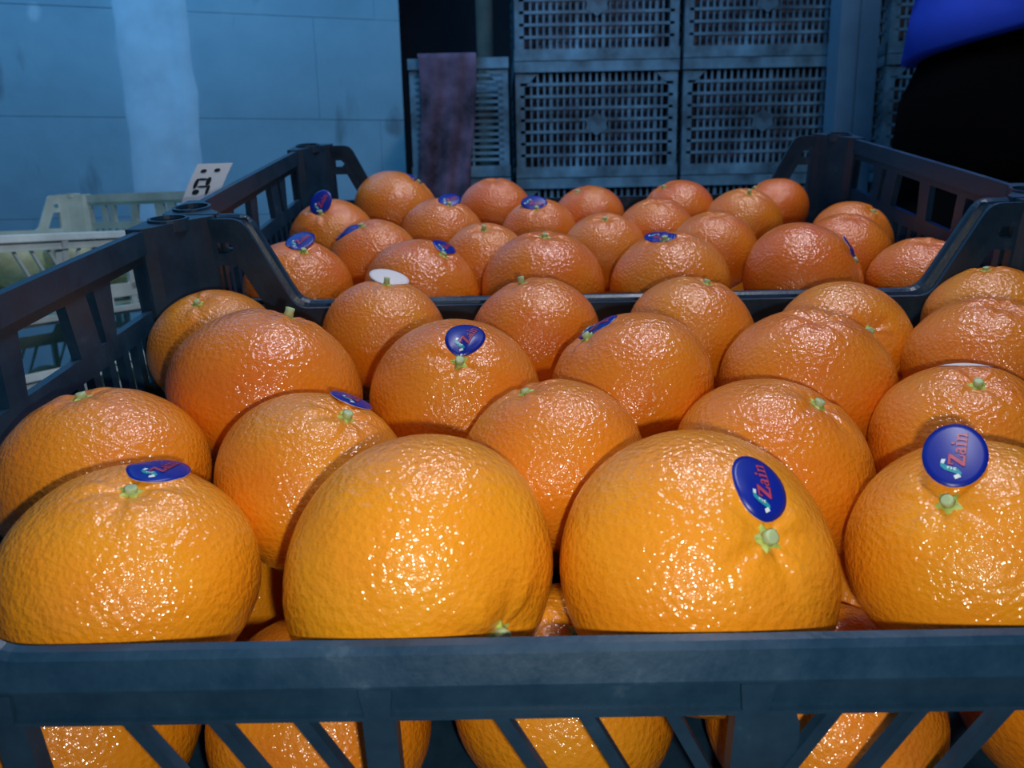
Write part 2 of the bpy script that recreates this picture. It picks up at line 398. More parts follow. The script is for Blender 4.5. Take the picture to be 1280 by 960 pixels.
        for k in range(8):
            y = .048 + .0275 * k; mb = MB(); mb.prism([(y - .005, .022), (y + .005, .022), (y + .005, .072), (y - .005, .072)], fn, .002, .006); add('slat', mb)
    for sx in (-1, 1):                                              # corner posts with stacking sockets
        for e in (0, 1):
            fn = lambda a, b, t, sx=sx, e=e: (sx * (CW - a), (b if e == 0 else CL - b), t)
            poly = [(.0035, .0), (.031, .0), (.031, .0045), (.0265, .0095), (.0225, .0150), (.0120, .0345), (.0075, .0395), (0, .0395), (0, .0035), (.001, .001)]
            circ = [(.0120 + .0088 * math.cos(2 * math.pi * k / 20), .0150 + .0088 * math.sin(2 * math.pi * k / 20)) for k in range(20)]
            mb = MB(); mb.prism(poly, fn, .0030, CH - .004); mb.prism(poly, fn, CH - .004, CH + .0008, [circ])
            ring = MB()
            for k in range(20):
                c0, c1 = 2 * math.pi * k / 20, 2 * math.pi * (k + 1) / 20
                q = [(.0120 + r_ * math.cos(c), .0150 + r_ * math.sin(c)) for r_, c in ((.0088, c0), (.0104, c0), (.0104, c1), (.0088, c1))]
                ring.prism(q, fn, CH - .004, CH + .0022)
            add('corner_post', mb, 0, [('socket', ring.mesh('socket', matl))])
    return P_
CRATE = crate_parts(M['black'])
def make_crate(name, mat, label, cat, group=None, matl=None, sy=1.0):
    root = empty(name, mat @ Matrix.Diagonal((1, sy, 1, 1)))
    tag(root, label, cat, group)
    def put(n, me, par, bev):
        o = link(n, me, par, bev)
        if matl is not None:
            o.material_slots[0].link = 'OBJECT'; o.material_slots[0].material = matl
        return o
    for n, me, bev, sub in CRATE:
        o = put(n, me, root, bev)
        for n2, me2 in sub: put(n2, me2, o, 0)
    return root
make_crate('fruit_crate', TILT @ Matrix.Rotation(R(-1.0), 4, 'X') @ Matrix.Translation((0, -CL + .001, -CH)), 'blue-black plastic crate with slanted front slats, holding the nearer oranges', 'crate')
make_crate('fruit_crate', TILT @ Matrix.Translation((0, .0060, -CH)) @ Matrix.Rotation(R(.8), 4, 'X'), 'blue-black plastic crate of oranges standing behind the slatted one, near the stacked pale lattice crates', 'crate', sy=1.075)

# ------------------------------------------------------------------ sloping stand under the two crates (out of sight)
st = empty('display_stand', Matrix.Translation((0, 0, FLOOR))); tag(st, 'sloping wooden stand beneath the two black crates', 'stand')
m = MB()
for k in range(5):
    b = MB(); y0 = -.36 + .15 * k
    b.box(-.30, .30, y0, y0 + .143, -CH - .0225, -CH - .001)
    lean = Matrix.Rotation(R(-1.0), 4, 'X') if k < 2 else Matrix.Translation((0, .006, -CH)) @ Matrix.Rotation(R(.8), 4, 'X') @ Matrix.Translation((0, -.006, CH)) if k > 2 else Matrix.Identity(4)
    b.v = [tuple(TILT @ lean @ Vector(p) - Vector((0, 0, FLOOR))) for p in b.v]; b.build('board', M['wood'], st)
for sx in (-.26, .26):
    for y in (-.30, .33):
        zt = (TILT @ Vector((0, y, -CH - .0225))).z - FLOOR
        b = MB(); b.box(sx - .025, sx + .025, y - .025, y + .025, 0, zt - .004); b.build('leg', M['wood'], st)

# ------------------------------------------------------------------ oranges
def orange_mesh(seed, seg=60, rings=40):
    rnd = random.Random(seed); vs = []; fs = []
    k1 = rnd.choice((5, 6, 7)); p1 = rnd.uniform(0, 6); p2 = rnd.uniform(0, 6)
    off = Vector((rnd.uniform(0, 50), rnd.uniform(0, 50), rnd.uniform(0, 50)))
    def pt(t, ph):
        d = Vector((math.sin(t) * math.cos(ph), math.sin(t) * math.sin(ph), math.cos(t)))
        r = 1 + .014 * mnoise.noise(d * 1.3 + off) + .006 * mnoise.noise(d * 3.5 + off)
        g = math.exp(-((t - .26) / .16) ** 2)
        r += .013 * g * math.cos(k1 * ph + p1) + .007 * g * math.cos((k1 + 4) * ph + p2)
        r += .012 * math.exp(-((t - .40) / .2) ** 2)
        z = .88 * r * d.z - .060 * math.exp(-(t / .15) ** 2) + .03 * math.exp(-((math.pi - t) / .2) ** 2)
        return (d.x * r, d.y * r, z)
    vs.append(pt(1e-4, 0))
    for i in range(1, rings):
        t = math.pi * (i / rings) ** 1.15
        for j in range(seg): vs.append(pt(t, 2 * math.pi * j / seg))
    vs.append(pt(math.pi - 1e-4, 0))
    for j in range(seg): fs.append((0, 1 + j, 1 + (j + 1) % seg))
    for i in range(rings - 2):
        for j in range(seg):
            a = 1 + i * seg; fs.append((a + j, a + seg + j, a + seg + (j + 1) % seg, a + (j + 1) % seg))
    a = 1 + (rings - 2) * seg; e = len(vs) - 1
    for j in range(seg): fs.append((a + j, e, a + (j + 1) % seg))
    mb = MB(); mb.add(vs, fs)
    me = mb.mesh('orange', M['peel'], True, False)
    return me, BVHTree.FromPolygons([Vector(v) for v in vs], fs)
OR = [orange_mesh(s) for s in range(7)]
def calyx_mesh(seed):
    rnd = random.Random(seed); mb = MB(); n = 5; pts = []
    for k in range(n * 2):
        a = math.pi * k / n + rnd.uniform(-.1, .1); r = (.135 if k % 2 == 0 else .062) * rnd.uniform(.85, 1.12)
        pts.append((r * math.cos(a), r * math.sin(a), .012 if k % 2 == 0 else .022))
    top = [(p[0] * .55, p[1] * .55, .034) for p in pts]
    vs = pts + top + [(0, 0, .036)] + [(p[0] * .9, p[1] * .9, -.03) for p in pts]; fs = []
    for k in range(10):
        j = (k + 1) % 10; fs += [(k, j, 10 + j, 10 + k), (10 + k, 10 + j, 20), (j, k, 21 + k, 21 + j)]
    mb.add(vs, fs); return mb.mesh('calyx', M['calyx'], False)
def stub_mesh(seed, h):
    rnd = random.Random(seed); mb = MB()
    mb.tube([(0, 0, .02), (0, 0, .03 + h * .6), (.004, 0, .03 + h), (.004, 0, .034 + h)], [.055, .047, .050, .034], 10)
    return mb.mesh('stem', M['button'], True)
CAL = [calyx_mesh(s) for s in range(4)]
STUB = [stub_mesh(s, h) for s, h in enumerate((.03, .05, .10, .045))]

# sticker artwork in millimetres: u along the lettering, v towards the tops of the letters
def quad(a, b, c, d): return [a, b, c, d]
def bar(x0, x1, y0, y1): return [(x0, y0), (x1, y0), (x1, y1), (x0, y1)]
def arc(cx, cy, rx, ry, a0, a1, th, n=7):
    o = [(cx + rx * math.cos(R(a0 + (a1 - a0) * k / n)), cy + ry * math.sin(R(a0 + (a1 - a0) * k / n))) for k in range(n + 1)]
    i = [(cx + (rx - th) * math.cos(R(a0 + (a1 - a0) * k / n)), cy + (ry - th * .8) * math.sin(R(a0 + (a1 - a0) * k / n))) for k in range(n + 1)]
    return [quad(o[k], o[k + 1], i[k + 1], i[k]) for k in range(n)]
def letters():
    G = []
    Z = [bar(0, .74, .87, 1), bar(0, .10, .68, .87), quad((.46, .87), (.74, .87), (.28, .13), (0, .13)), bar(0, .76, 0, .13), bar(.66, .76, .13, .32)]
    A = [bar(.30, .45, 0, .48), bar(.40, .54, 0, .09)] + arc(.24, .42, .21, .20, 0, 160, .11) + arc(.20, .18, .20, .18, 20, 340, .10, 12)
    I = [bar(.09, .25, 0, .60), bar(0, .34, 0, .08), bar(0, .12, .52, .60), [(.17 + .10 * math.cos(R(a)), .80 + .10 * math.sin(R(a))) for a in range(0, 360, 40)]]
    Nn = [bar(.08, .23, 0, .60), bar(0, .31, 0, .08), bar(0, .12, .52, .60), bar(.46, .61, 0, .42), bar(.38, .69, 0, .08)] + arc(.38, .42, .23, .20, 0, 165, .12)
    x = 0
    for g, adv in ((Z, .82), (A, .58), (I, .40), (Nn, .70)):
        G += [[(px + x, py) for px, py in poly] for poly in g]; x += adv
    return G
LET = [[(-3.9 + px * 4.5, -2.6 + py * 4.0 + .10 * px) for px, py in poly] for poly in letters()]
SHD = [[(px + .22, py - .30) for px, py in poly] for poly in LET]
def ribbon(c, wd):
    c = [Vector(p) for p in c]; L_, R_ = [], []
    for i, p in enumerate(c):
        d = (c[min(i + 1, len(c) - 1)] - c[max(i - 1, 0)]).normalized(); n = Vector((-d.y, d.x)) * wd[i]
        L_.append(p + n); R_.append(p - n)
    return [[tuple(L_[i]), tuple(L_[i + 1]), tuple(R_[i + 1]), tuple(R_[i])] for i in range(len(c) - 1)]
RIB = ribbon([(-3.3, 2.9), (-4.4, 2.55), (-5.0, 1.6), (-5.3, .5), (-5.6, -.7), (-6.2, -1.6), (-7.0, -1.6)], [.35, .6, .75, .8, .75, .6, .3])
TIPS = [[(-2.4, 2.0), (-2.5, 3.0), (-3.7, 3.1), (-3.9, 2.3)], [(-6.4, -1.3), (-7.2, -2.1), (-8.2, -.8), (-7.2, -.3)]]
for x0, y0 in ((-5.25, 1.4), (-5.4, .55), (-5.5, -.1)): TIPS.append([(x0, y0), (x0, y0 - .3), (x0 + .75, y0 - .2), (x0 + .75, y0 + .1)])
TIPS += [[(-4.85, 1.05), (-4.85, .8), (-4.5, .85), (-4.5, 1.1)], [(-5.5, -.35), (-5.55, -.75), (-5.3, -.75), (-5.25, -.35)], [(-4.95, -.3), (-4.95, -.7), (-4.7, -.7), (-4.7, -.3)]]
SA, SB = .0106, .0079                     # sticker half axes in metres
def sticker(root, bvh, radius, Pc, Tc, lift, away, white_up=False):
    """Pc, Tc, away given in the crate frame relative to the fruit's centre"""
    inv = (Matrix.Rotation(R(10.5), 4, 'X').inverted() @ root.matrix_basis).to_3x3().inverted()
    Pl = inv @ Pc; rad = Pl.normalized()
    h0, nn, _, _ = bvh.ray_cast(rad * 3, -rad)
    rl = radius
    nn = nn if nn.dot(rad) > 0 else -nn
    if lift < 60: nn = rad.lerp(nn, .5).normalized()
    t = (inv @ Tc); t = (t - nn * t.dot(nn)).normalized()
    aw = (inv @ away); aw = (aw - nn * aw.dot(nn)).normalized()
    if lift:
        n2 = (nn * math.cos(R(lift)) - aw * math.sin(R(lift))).normalized()
        aw2 = (aw * math.cos(R(lift)) + nn * math.sin(R(lift))).normalized()
        t2 = (t - n2 * t.dot(n2)).normalized() if abs(t.dot(n2)) < .9 else aw2.cross(n2)
        b2 = n2.cross(t2)
        # hinge: the edge of the card that stays stuck
        he = math.sqrt((SA * t2.dot(aw2)) ** 2 + (SB * b2.dot(aw2)) ** 2) / rl
        c2 = h0 + nn * (.006 - he * he * .35) - aw * he * .9 + aw2 * he
        def mp(u, v, o):
            q = c2 + (t2 * u + b2 * v) / rl - n2 * (.10 * ((u / SA) ** 2 + (v / SB) ** 2) * .25)
            d = q.normalized(); h, _, _, _ = bvh.ray_cast(d * 3, -d)
            if q.length < h.length + .006: q = d * (h.length + .006)
            return q + n2 * (o / rl)
    else:
        b_ = nn.cross(t)
        def mp(u, v, o):
            q = h0 + (t * u + b_ * v) / rl
            d = q.normalized(); h, _, _, _ = bvh.ray_cast(d * 3, -d)
            # stiff film: never follows the small hollow at the stem
            k = max(h.length, .93 * h0.length)
            return d * (k + .006) + d * (o / rl)
    mb = MB(); ns, nr = 32, 6
    for o, flip in ((0.0, 0), (-.00012, 1)):
        vs = [mp(0, 0, o)]; fs = []
        for i in range(1, nr + 1):
            for k in range(ns):
                a = 2 * math.pi * k / ns; vs.append(mp(SA * i / nr * math.cos(a), SB * i / nr * math.sin(a), o))
        for k in range(ns): fs.append((0, 1 + k, 1 + (k + 1) % ns))
        for i in range(nr - 1):
            for k in range(ns): a = 1 + i * ns; fs.append((a + k, a + ns + k, a + ns + (k + 1) % ns, a + (k + 1) % ns))
        if flip: fs = [f[::-1] for f in fs]
        mb.add(vs, fs, flip)
    n1 = 1 + ns * nr; e = 1 + (nr - 1) * ns
    mb.add([], [(e + k - len(mb.v), n1 + e + k - len(mb.v), n1 + e + (k + 1) % ns - len(mb.v), e + (k + 1) % ns - len(mb.v)) for k in range(ns)], 1)
    s = mb.build('sticker', [M['blue'], M['paper_back']] if not white_up else [M['paper_back'], M['blue']], root, True, 0, False)
    s['label'] = 'oval blue fruit sticker with pink lettering' if not white_up else 'half-peeled oval sticker showing its white back'
    if white_up: return s
    def art(name, sets):
        mb = MB(); mats = []
        for polys, mt, o in sets:
            mats.append(M[mt])
            for p in polys:
                vs = [mp(u * .001, v * .001, o) for u, v in p]; mb.add(vs, [tuple(range(len(vs)))], len(mats) - 1)
        mb.build(name, mats, s, False, 0, False)
    art('lettering', [(SHD, 'maroon', .00012), (LET, 'pink', .0002)])
    art('emblem', [(RIB, 'teal', .00012), (TIPS, 'white', .0002)])
    return s

FRUIT = {
    'a1': (-0.1645, -0.2479, -0.0545, 0.0346, 0.193, -0.029, 0.981),
    'a2': (-0.0830, -0.2456, -0.0556, 0.0394, 0.669, -0.740, -0.073),
    'a3': (-0.0041, -0.2443, -0.0574, 0.0400, 0.334, -0.620, 0.710),
    'a4': (0.0740, -0.2449, -0.0544, 0.0341, -0.549, -0.286, 0.785),
    'b1': (-0.2011, -0.1883, -0.0557, 0.0355, -0.121, 0.131, 0.984),
    'b2': (-0.1262, -0.1910, -0.0577, 0.0342, 0.468, -0.026, 0.883),
    'b3': (-0.0432, -0.1850, -0.0558, 0.0334, -0.317, 0.207, 0.925),
    'b4': (0.0368, -0.1805, -0.0629, 0.0367, 0.408, -0.095, 0.908),
    'b5': (0.1091, -0.1737, -0.0568, 0.0323, -0.113, -0.207, 0.972),
    'c1': (-0.1608, -0.1260, -0.0516, 0.0400, 0.294, 0.313, 0.903),
    'c2': (-0.0807, -0.1287, -0.0552, 0.0360, 0.118, -0.584, 0.803),
    'c3': (-0.0070, -0.1250, -0.0543, 0.0360, -0.600, 0.100, 0.794),
    'c4': (0.0712, -0.1158, -0.0574, 0.0370, 0.000, -0.100, 0.995),
    'c5': (0.1528, -0.1084, -0.0528, 0.0338, 0.000, -0.100, 0.995),
    'd1': (-0.2074, -0.0569, -0.0565, 0.0327, -0.085, -0.251, 0.964),
    'd2': (-0.1243, -0.0390, -0.0567, 0.0325, 0.111, 0.059, 0.992),
    'd3': (-0.0452, -0.0478, -0.0564, 0.0339, -0.216, 0.141, 0.966),
    'd4': (0.0355, -0.0467, -0.0573, 0.0331, 0.235, 0.038, 0.971),
    'd5': (0.1105, -0.0582, -0.0631, 0.0352, 0.044, -0.788, 0.614),
    'd6': (0.1938, -0.0376, -0.0558, 0.0315, -0.133, 0.169, 0.977),
    'e1': (-0.1927, 0.0545, -0.0580, 0.0345, 0.266, -0.267, 0.926),
    'e2': (-0.1138, 0.0506, -0.0618, 0.0377, 0.478, -0.164, 0.863),
    'e3': (-0.0367, 0.0519, -0.0585, 0.0389, 0.026, -0.054, 0.998),
    'e4': (0.0433, 0.0507, -0.0596, 0.0377, -0.168, -0.095, 0.981),
    'e5': (0.1277, 0.0526, -0.0604, 0.0400, 0.791, -0.314, 0.526),
    'e6': (0.1997, 0.0472, -0.0596, 0.0315, 0.000, -0.100, 0.995),
    'f1': (-0.1545, 0.1168, -0.0561, 0.0323, -0.213, -0.154, 0.965),
    'f2': (-0.0754, 0.1170, -0.0592, 0.0315, -0.005, -0.231, 0.973),
    'f3': (0.0117, 0.1406, -0.0584, 0.0315, -0.034, -0.231, 0.972),
    'f4': (0.0881, 0.1248, -0.0560, 0.0315, 0.000, -0.100, 0.995),
    'f5': (0.1793, 0.1169, -0.0574, 0.0315, 0.000, -0.100, 0.995),
    'g1': (-0.1990, 0.1883, -0.0559, 0.0342, -0.121, -0.503, 0.856),
    'g2': (-0.1117, 0.1911, -0.0561, 0.0339, 0.244, -0.194, 0.950),
    'g3': (-0.0342, 0.2056, -0.0590, 0.0315, -0.089, -0.405, 0.910),
    'g4': (0.0573, 0.1856, -0.0564, 0.0315, 0.000, -0.100, 0.995),
    'g5': (0.1330, 0.2115, -0.0546, 0.0315, 0.037, -0.225, 0.974),
    'g6': (0.2073, 0.1730, -0.0603, 0.0315, 0.408, -0.279, 0.869),
    'h1': (-0.1581, 0.2705, -0.0503, 0.0389, 0.618, 0.078, 0.782),
    'h2': (-0.0711, 0.2780, -0.0539, 0.0339, 0.000, -0.100, 0.995),
    'h3': (0.0096, 0.2500, -0.0561, 0.0318, -0.362, -0.084, 0.928),
    'h4': (0.0887, 0.2608, -0.0558, 0.0328, -0.468, -0.015, 0.884),
    'h5': (0.1724, 0.2602, -0.0552, 0.0315, -0.596, 0.222, 0.772),
}
STICK = {
    'a1': ((0.0076, 0.0119, 0.0281), (0.0, 0.952, -0.306), 6),
    'a3': ((0.0118, -0.0095, 0.0327), (0.05, 0.936, 0.348), 0),
    'a4': ((-0.0103, 0.0009, 0.0301), (0.504, 0.854, 0.132), 24),
    'b2': ((0.0122, 0.0146, 0.0248), (-0.088, 0.923, -0.375), 10),
    'c2': ((0.0058, -0.0074, 0.0308), (0.36, 0.903, 0.233), 0),
    'c3': ((-0.0137, 0.0081, 0.0278), (0.703, -0.494, 0.511), 0),
    'e1': ((0.0043, -0.0004, 0.0314), (0.444, 0.896, -0.012), 14),
    'e2': ((0.0146, 0.0047, 0.0289), (0.119, 0.982, -0.146), 6),
    'e4': ((-0.0078, 0.0005, 0.0318), (0.668, -0.73, 0.146), 8),
    'e5': ((0.0255, -0.0062, 0.0241), (-0.026, -0.961, -0.276), 8),
    'f1': ((-0.0181, -0.0053, 0.0253), (0.863, -0.08, 0.498), 0),
    'g1': ((-0.0036, -0.009, 0.0294), (0.378, 0.854, 0.358), 34),
    'g2': ((0.0071, -0.0001, 0.0299), (0.551, 0.829, -0.095), 14),
    'g3': ((-0.0042, -0.0066, 0.0278), (0.986, -0.133, 0.101), 16),
    'h1': ((0.0163, 0.0039, 0.0288), (0.105, 0.976, -0.19), 0),
}
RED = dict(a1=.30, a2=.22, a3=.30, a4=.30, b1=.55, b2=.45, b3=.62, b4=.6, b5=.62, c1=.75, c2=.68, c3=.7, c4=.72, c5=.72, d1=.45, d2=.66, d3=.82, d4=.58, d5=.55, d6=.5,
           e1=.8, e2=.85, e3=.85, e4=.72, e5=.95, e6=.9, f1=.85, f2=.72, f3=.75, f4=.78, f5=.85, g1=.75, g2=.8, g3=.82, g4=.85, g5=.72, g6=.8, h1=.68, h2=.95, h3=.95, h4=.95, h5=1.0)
NF, FF = 'the near slatted crate', 'the crate behind'
LAB = dict(
 a1='golden orange by the slatted front rim with an oval blue sticker right of its stem',
 a2='smooth golden orange at the slatted front rim, stem turned low towards the rim',
 a3='largest orange at the slatted front rim, slanted blue sticker just above its stem',
 a4='orange at the slatted front rim with an upright blue sticker touching its green star calyx',
 b1='orange touching the left crate wall, pale stem on top, behind the first rim orange',
 b2='orange with a lifted blue sticker and pale stem, wedged behind the two golden rim oranges',
 b3='plain orange in the second row, framed by the stickered round-blue orange and the rim oranges',
 b4='plain second-row orange behind the largest rim orange, small stem on its right shoulder',
 b5='second-row orange behind the upright-sticker orange, stem star on its rounded top',
 c1='big deep-orange fruit in the third row with a tall green stem, beside the left wall',
 c2='third-row orange with a shiny round blue sticker above a yellow-green star calyx',
 c3='third-row orange with a green calyx and an edge-on sticker on its left shoulder',
 c4='plain deep-orange third-row fruit without visible stem, in front of the yellowish stemless one',
 c5='plain reddish third-row orange next to the right wall, no stem in view',
 d1='yellowish orange tucked into the left corner by the socket post of the slatted crate',
 d2='orange at the inner rim with a stubby stem and a white sticker back standing up',
 d3='deep orange at the inner rim with a tufted green stem, no sticker',
 d4='yellowish orange at the inner rim with a flat calyx on its crown, no sticker',
 d5='golden glossy orange at the inner rim with a mark low on its face',
 d6='yellowish orange in the right corner of the slatted crate, stem on its crown',
 e1='rear-crate orange half hidden by the left corner post, blue sticker above its stem',
 e2='rear-crate orange at its low rim with stem and dark sticker on the right shoulder',
 e3='plain rounded rear-crate orange at its low rim with a small stem on the crown',
 e4='rear-crate orange at its low rim with a flat dark-blue sticker and pale stem',
 e5='largest red-orange fruit at the rear crate rim, stem and thin sticker on its right side',
 e6='reddish stemless orange by the right slanted corner of the rear crate rim',
 f1='second-row rear-crate orange with a sticker seen edge-on at its left shoulder',
 f2='small yellowish second-row rear-crate orange with a short upright stem',
 f3='tall second-row rear-crate orange with a broad green calyx on top',
 f4='plain second-row rear-crate orange behind the dark-sticker fruit, no stem visible',
 f5='orange mostly hidden behind the largest red-orange fruit of the rear crate',
 g1='rear-crate orange beside the left side slats with a raised blue sticker and calyx',
 g2='third-row rear-crate orange with a blue sticker capping its crown',
 g3='smaller third-row rear-crate orange with a blue sticker left of a pale stem',
 g4='plain third-row rear-crate orange between the two last-row red fruits, stemless',
 g5='yellowish rear-crate orange with a thin upright pale-green stem',
 g6='rear-crate orange against the right side wall with a stem at its right edge',
 h1='glossy golden orange in the far left corner of the rear crate',
 h2='plain red-orange in the last row beside the far-corner golden one, no stem showing',
 h3='small red-orange in the last row with a tiny stem left of its crown',
 h4='shiny red-orange in the last row with one strong highlight, stem on its left',
 h5='dark red-orange in the far right corner of the rear crate')
NOSTEM = {'c4', 'c5', 'e6', 'f4', 'f5', 'g4', 'h2'}
BIGSTUB = {'c1': 2, 'd2': 2, 'd3': 2, 'g5': 2, 'b2': 1, 'a4': 1, 'f2': 2}
rnd = random.Random(11)
def make_orange(key, c, r, ax, label, group, red, stem=True, k=0):
    me, bvh = OR[k % len(OR)]
    ax = Vector(ax).normalized()
    rot = Vector((0, 0, 1)).rotation_difference(ax).to_matrix().to_4x4() @ Matrix.Rotation(rnd.uniform(0, 6.28), 4, 'Z')
    o = link('orange', me)
    o.matrix_basis = TILT @ Matrix.Translation(c) @ rot @ Matrix.Diagonal((r, r, r, 1))
    o.color = (red, 0, 0, 1)
    tag(o, label, 'orange', group)
    if stem:
        h, n_, _, _ = bvh.ray_cast(Vector((0, 0, 3)), Vector((0, 0, -1)))
        cx = link('calyx', CAL[k % 4], o); cx.location = (0, 0, h.z - .004)
        s = link('stem', STUB[BIGSTUB.get(key, (0, 3, 1)[k % 3])], cx)
        if key == 'a2': s.scale = (1.25, 1.25, 1)
    return o, bvh
for i, (key, f) in enumerate(FRUIT.items()):
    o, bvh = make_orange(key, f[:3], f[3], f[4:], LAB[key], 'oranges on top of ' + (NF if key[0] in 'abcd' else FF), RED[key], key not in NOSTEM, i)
    if key in STICK:
        p, t, lift = STICK[key]
        sticker(o, bvh, f[3], Vector(p), Vector(t), lift, Vector((0, 1, 0)))
    if key == 'd2':
        sticker(o, bvh, f[3], Vector(f[4:]) * .03 + Vector((0, .007, .0)), Vector((1, 0, 0)), 24, Vector((0, 1, 0)), True)
    if key == 'b5':
        sticker(o, bvh, f[3], Vector((.004, .014, .028)), Vector((1, 0, 0)), 0, Vector((0, 1, 0)), True)
# lower layers, resting on the crate bottoms and carrying the top ones: centre, radius, stem axis
LOW_NEAR = [
    (-0.1979, -0.2436, -0.1107, 0.0393, 0.3917, -0.2977, 0.8706), (-0.1193, -0.2418, -0.1151, 0.0352, 0.3236, -0.1016, 0.9407),
    (-0.0415, -0.2329, -0.1143, 0.0366, 0.1223, -0.1873, 0.9747), (0.0390, -0.2435, -0.1142, 0.0362, -0.2997, -0.0804, 0.9506),
    (0.1229, -0.2459, -0.1065, 0.0400, 0.4800, 0.8541, 0.2004), (0.2044, -0.2420, -0.1148, 0.0355, 0.1357, 0.2933, 0.9463),
    (-0.1739, -0.1773, -0.1144, 0.0339, 0.5244, 0.7324, 0.4342), (-0.0863, -0.1770, -0.1115, 0.0368, -0.7819, 0.4801, 0.3976),
    (0.0008, -0.1730, -0.1173, 0.0342, 0.2934, 0.0548, 0.9544), (0.0807, -0.1813, -0.1148, 0.0357, -0.5352, 0.0088, 0.8447),
    (0.1524, -0.1786, -0.1171, 0.0344, 0.1313, 0.1845, 0.9740), (-0.1988, -0.1073, -0.1117, 0.0372, 0.7318, 0.6756, 0.0902),
    (-0.1155, -0.1111, -0.1132, 0.0372, -0.6392, -0.4489, 0.6244), (-0.0402, -0.1085, -0.1139, 0.0372, -0.1109, -0.6857, 0.7194),
    (0.0351, -0.1172, -0.1147, 0.0339, 0.4465, 0.8931, 0.0553), (0.1206, -0.1162, -0.1117, 0.0370, -0.7890, 0.6014, 0.1254),
    (0.1920, -0.1120, -0.1156, 0.0374, -0.1307, 0.2083, 0.9693), (-0.1863, -0.0396, -0.1143, 0.0360, -0.5371, -0.7990, 0.2705),
    (-0.0863, -0.0463, -0.1128, 0.0372, -0.0777, -0.9882, 0.1316), (0.0001, -0.0405, -0.1129, 0.0372, 0.5465, -0.8222, 0.1593),
    (0.0740, -0.0450, -0.1181, 0.0358, -0.2757, 0.0969, 0.9563), (0.1601, -0.0471, -0.1127, 0.0372, 0.0270, -0.9924, 0.1201)]
LOW_FAR = [
    (-0.2072, 0.0589, -0.1179, 0.0356, 0.3047, -0.2682, 0.9139), (-0.1379, 0.0613, -0.1195, 0.0342, 0.2018, -0.2176, 0.9550),
    (-0.0533, 0.0660, -0.1195, 0.0342, 0.2710, -0.0154, 0.9625), (0.0663, 0.0608, -0.1194, 0.0342, 0.3198, -0.0860, 0.9436),
    (0.1460, 0.0797, -0.1208, 0.0326, -0.2195, 0.0741, 0.9728), (0.2101, 0.0597, -0.1179, 0.0334, -0.2701, 0.7620, 0.5886),
    (-0.1696, 0.1251, -0.1155, 0.0338, 0.6993, -0.6677, 0.2551), (-0.0959, 0.1193, -0.1162, 0.0332, 0.8808, -0.3901, 0.2683),
    (-0.0040, 0.1230, -0.1159, 0.0372, -0.1538, 0.2847, 0.9462), (0.0770, 0.1342, -0.1157, 0.0333, 0.2047, -0.9786, 0.0214),
    (0.1799, 0.1353, -0.1153, 0.0336, -0.1787, -0.9815, 0.0690), (-0.2051, 0.1901, -0.1175, 0.0342, -0.1825, 0.3028, 0.9354),
    (-0.1270, 0.1910, -0.1159, 0.0360, 0.1576, -0.3015, 0.9403), (-0.0460, 0.1900, -0.1167, 0.0354, 0.2162, -0.1513, 0.9645),
    (0.0334, 0.1910, -0.1134, 0.0372, 0.6409, 0.1218, 0.7579), (0.1109, 0.2006, -0.1136, 0.0344, -0.6141, 0.7889, 0.0238),
    (0.1991, 0.1946, -0.1161, 0.0321, -0.8337, 0.5332, 0.1437), (-0.1680, 0.2570, -0.1158, 0.0352, -0.1761, -0.2784, 0.9442),
    (-0.0935, 0.2683, -0.1142, 0.0372, -0.1807, 0.0041, 0.9835), (-0.0060, 0.2570, -0.1151, 0.0364, 0.0185, 0.1418, 0.9897),
    (0.0740, 0.2580, -0.1159, 0.0356, -0.0904, -0.0005, 0.9959), (0.1540, 0.2570, -0.1150, 0.0366, 0.0476, 0.0816, 0.9955)]
SPOT = ('in the left front corner of the near crate', 'left of the second post from the corner', 'just left of the lobed middle post', 'just right of the lobed middle post', 'right of the post beside the middle one', 'in the right front corner of the near crate')
for i in range(22):
    for far, f in ((False, LOW_NEAR[i]), (True, LOW_FAR[i])):
        lab = 'orange packed in the lower layer of the crate behind' if far else 'lower-layer orange behind the slanted slats, ' + SPOT[i] if i < 6 else 'orange packed deep in the lower layer of the near crate'
        make_orange('x', f[:3], f[3], f[4:], lab, 'lower oranges of ' + ('the crate behind' if far else 'the near crate'), .35 + rnd.uniform(-.1, .25), i < 6 and not far, i)

# ------------------------------------------------------------------ card tag tucked beside the rear crate
tg = empty('paper_tag', Matrix.Translation((-.2830, .118, -.030))); tag(tg, 'curled white card tag with black print tucked against the rear crate wall', 'tag')
def tagpt(u, v, o):           # u across 0..1, v up 0..1
    x = -.012 + .026 * u + .020 * max(v, 0) ** 1.6; z = .066 * v; y = .012 * v * v - .004 * u
    if v < 0: t = min(1, -v / .5); x += .0172 * t * t * (3 - 2 * t)
    return (x, y - o, z)
mb = MB(); vs = []; fs = []
for o in (0, -.0004):
    for i in range(13):
        for j in range(5): vs.append(tagpt(j / 4, -.5 + 1.5 * i / 12, o))
for l in range(2):
    for i in range(12):
        for j in range(4): a = l * 65 + i * 5 + j; f = (a, a + 1, a + 6, a + 5); fs.append(f if l == 0 else f[::-1])
mb.add(vs, fs); mb.build('card', M['tag'], tg, True)
for u, v, ru, rv in ((.28, .86, .09, .035), (.66, .87, .09, .035), (.22, .62, .06, .10), (.55, .66, .07, .085), (.36, .70, .16, .022), (.30, .46, .10, .05), (.62, .50, .05, .09), (.45, .56, .17, .02)):
    mb = MB(); pts = [tagpt(u + ru * math.cos(R(a)), .46 + .54 * (v + rv * math.sin(R(a))), .0003) for a in range(0, 360, 30)]
    mb.add(pts, [tuple(range(12))]); mb.build('printed_mark', M['ink'], tg)

